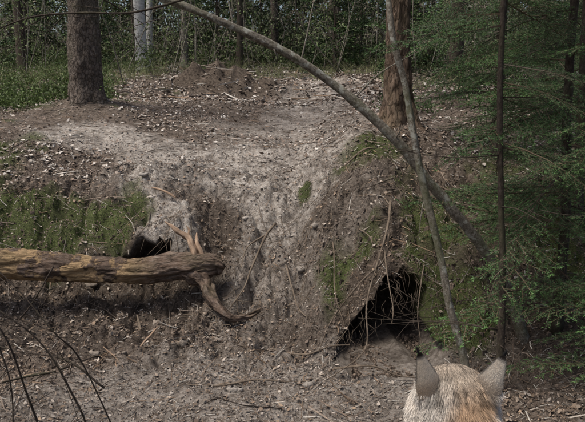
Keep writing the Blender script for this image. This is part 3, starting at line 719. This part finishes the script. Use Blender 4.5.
def fur(name,V,T,n,Lf,wd,flow,colf,region=None):
    a,b,c=V[T[:,0]],V[T[:,1]],V[T[:,2]];N=np.cross(b-a,c-a);ar=np.linalg.norm(N,axis=1);N=norm(N)
    w=ar.copy()
    if region is not None:w*=region((a+b+c)/3)
    k=rng.choice(len(T),n,p=w/w.sum());u=rng.random((n,1));v=rng.random((n,1));f=(u+v)>1;u=np.where(f,1-u,u);v=np.where(f,1-v,v)
    P=a[k]+(b[k]-a[k])*u+(c[k]-a[k])*v;Nn=N[k]
    fl=flow(P);D=norm(Nn*.5+fl*.8+rng.normal(0,.13,(n,3)))
    cl=np.stack([vn(P[:,0]*110,P[:,1]*110,P[:,2]*110+q*9) for q in range(3)],-1)*.25
    D=norm(D+cl)
    L=Lf(P)*rng.uniform(.6,1.2,n)
    side=norm(np.cross(D,rng.normal(0,1,(n,3))))
    VV,FF=strips(P,D,L,wd,side,fl*.35-Nn*.1)
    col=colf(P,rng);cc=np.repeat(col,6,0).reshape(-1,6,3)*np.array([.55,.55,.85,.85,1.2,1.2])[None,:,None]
    return make_mesh(name,VV,FF,cc.reshape(-1,3),M_fur,True,LX)
def flow(P):
    return norm(np.stack([(P[:,0]-hx)*4,np.full(len(P),-1.0),np.where(P[:,2]>.9,-.75,-.6)],-1))
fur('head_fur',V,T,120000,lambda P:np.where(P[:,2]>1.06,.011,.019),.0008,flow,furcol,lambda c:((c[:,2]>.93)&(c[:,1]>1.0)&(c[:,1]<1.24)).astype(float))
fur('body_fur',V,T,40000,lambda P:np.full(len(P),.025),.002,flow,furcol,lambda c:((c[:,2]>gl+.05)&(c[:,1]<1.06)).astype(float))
def ear(sx,base,tip,wid):
    base=np.array(base);tip=np.array(tip);up=tip-base;H=np.linalg.norm(up);up/=H
    back=norm(np.array([-sx*.25,-1,.15]));back=norm(back-up*back.dot(up));sd=np.cross(up,back)
    wf=lambda Tv:wid*np.where(Tv<.2,1.05-.3*np.clip(Tv,0,.2),np.clip((1-(np.clip(Tv,.2,1)-.2)/.8),0,1)**.75*.99+.01)
    s=np.linspace(-1,1,15);t=np.linspace(-.15,1,17);Sg,Tg=np.meshgrid(s,t);w=wf(Tg)
    P=base+up*(Tg*H)[...,None]+sd*(Sg*w)[...,None]+back*((1-Sg**2)*w*.45)[...,None]
    n1,n2=Sg.shape;id=np.arange(n1*n2).reshape(n1,n2);F=np.stack([id[:-1,:-1],id[:-1,1:],id[1:,1:],id[1:,:-1]],-1).reshape(-1,4)
    Pv=P.reshape(-1,3)
    def ec(Sv,Tv,r):
        ed=np.maximum(sstep(.80,1.0,np.abs(Sv))*sstep(.1,.4,Tv)*.8,sstep(.78,.93,Tv));c=np.array([.74,.68,.60])*(1-ed[:,None])+np.array([.05,.04,.034])*ed[:,None]
        c=c+(np.array([.50,.40,.30])-c)*(sstep(.4,0,Tv)*.7)[:,None]
        return c*r.uniform(.75,1.15,(len(Sv),1))
    o=make_mesh('ear',Pv,F,ec(Sg.ravel(),Tg.ravel(),rng)*.9,M_fur,True,LX)
    so=o.modifiers.new('s','SOLIDIFY');so.thickness=.003;so.offset=0
    n=12000;Sr=rng.uniform(-1,1,n);Tr=rng.uniform(-.15,.97,n);w=wf(Tr)
    Q=base+up*(Tr*H)[:,None]+sd*(Sr*w)[:,None]+back*((1-Sr**2)*w*.45+.0018)[:,None]
    D=norm(up*1.0+back*.45+sd*(Sr*.2)[:,None]+rng.normal(0,.13,(n,3)))
    VV,FF=strips(Q,D,rng.uniform(.004,.008,n),.0008,norm(np.cross(D,back+rng.normal(0,.3,(n,3)))))
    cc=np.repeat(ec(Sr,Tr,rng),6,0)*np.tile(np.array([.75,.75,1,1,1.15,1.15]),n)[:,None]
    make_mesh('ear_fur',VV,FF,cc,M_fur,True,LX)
    n=90;Q=base+up*(rng.uniform(0,.4,n)*H)[:,None]+sd*(rng.choice([-1,1],n)*wid*rng.uniform(.4,.7,n))[:,None]
    D=norm(up*.8-back*.5+rng.normal(0,.2,(n,3)))
    VV,FF=strips(Q,D,rng.uniform(.008,.014,n),.0008,norm(np.cross(D,rng.normal(0,1,(n,3)))))
    make_mesh('inner_ear_hair',VV,FF,np.repeat(np.array([[.65,.62,.57]])*rng.uniform(.6,1.1,(n,1)),6,0),M_fur,True,LX)
    n=130;D=norm(up+rng.normal(0,.05,(n,3)));Q=np.tile(tip-up*.008,(n,1))+rng.normal(0,.0009,(n,3))
    VV,FF=strips(Q,D,rng.uniform(.010,.026,n),.0009,norm(np.cross(D,rng.normal(0,1,(n,3)))))
    make_mesh('ear_tuft',VV,FF,np.full((len(VV),3),.02),M_fur,True,LX)
ear(-1,(.256,1.145,1.058),(.234,1.14,1.130),.024)
ear(1,(.364,1.145,1.058),(.391,1.14,1.124),.024)
g=NT('lynx_eye');g.bsdf((.35,.22,.05),.1);ME=g.m
g=NT('lynx_nose');g.bsdf((.12,.05,.04),.4);MN=g.m
for sx in (-1,1):
    bm=bmesh.new();bmesh.ops.create_uvsphere(bm,u_segments=16,v_segments=10,radius=.011,matrix=Matrix.Translation((hx+sx*.032,1.238,1.03)));m_=bpy.data.meshes.new('eye');bm.to_mesh(m_);bm.free();m_.materials.append(ME);o=bpy.data.objects.new('eye',m_);COL.objects.link(o);o.parent=LX
bm=bmesh.new();bmesh.ops.create_icosphere(bm,subdivisions=2,radius=1,matrix=Matrix.Translation((hx,1.302,.998))@Matrix.Diagonal((.012,.008,.009,1)));m_=bpy.data.meshes.new('nose');bm.to_mesh(m_);bm.free();m_.materials.append(MN);o=bpy.data.objects.new('nose',m_);COL.objects.link(o);o.parent=LX
# ---------------------------------------------------------------- light, sky, camera
w=bpy.data.worlds.new('World');S.world=w;w.use_nodes=True
nt=w.node_tree;bg=nt.nodes['Background'];sky=nt.nodes.new('ShaderNodeTexSky');sky.sky_type='NISHITA';sky.sun_disc=False
el,az=math.radians(64),math.radians(-112)
sky.sun_elevation=el;sky.sun_rotation=az;sky.dust_density=5;sky.air_density=1;sky.ozone_density=1
nt.links.new(sky.outputs[0],bg.inputs[0]);bg.inputs[1].default_value=.15
sd=bpy.data.lights.new('sun','SUN');sd.energy=4.0;sd.angle=math.radians(20);sd.color=(1,.965,.89)
so=bpy.data.objects.new('sun',sd);COL.objects.link(so)
dv=Vector((math.sin(az)*math.cos(el),math.cos(az)*math.cos(el),math.sin(el)))
so.rotation_euler=dv.to_track_quat('Z','Y').to_euler()
cd=bpy.data.cameras.new('camera');cam=bpy.data.objects.new('camera',cd);COL.objects.link(cam);S.camera=cam
cd.sensor_width=36;cd.lens=40;cd.clip_start=.05;cd.clip_end=500
cam.location=(0,0,1.6);cam.rotation_euler=(math.radians(80),0,0)
S.view_settings.view_transform='Standard';S.view_settings.look='None';S.view_settings.exposure=0;S.view_settings.gamma=1
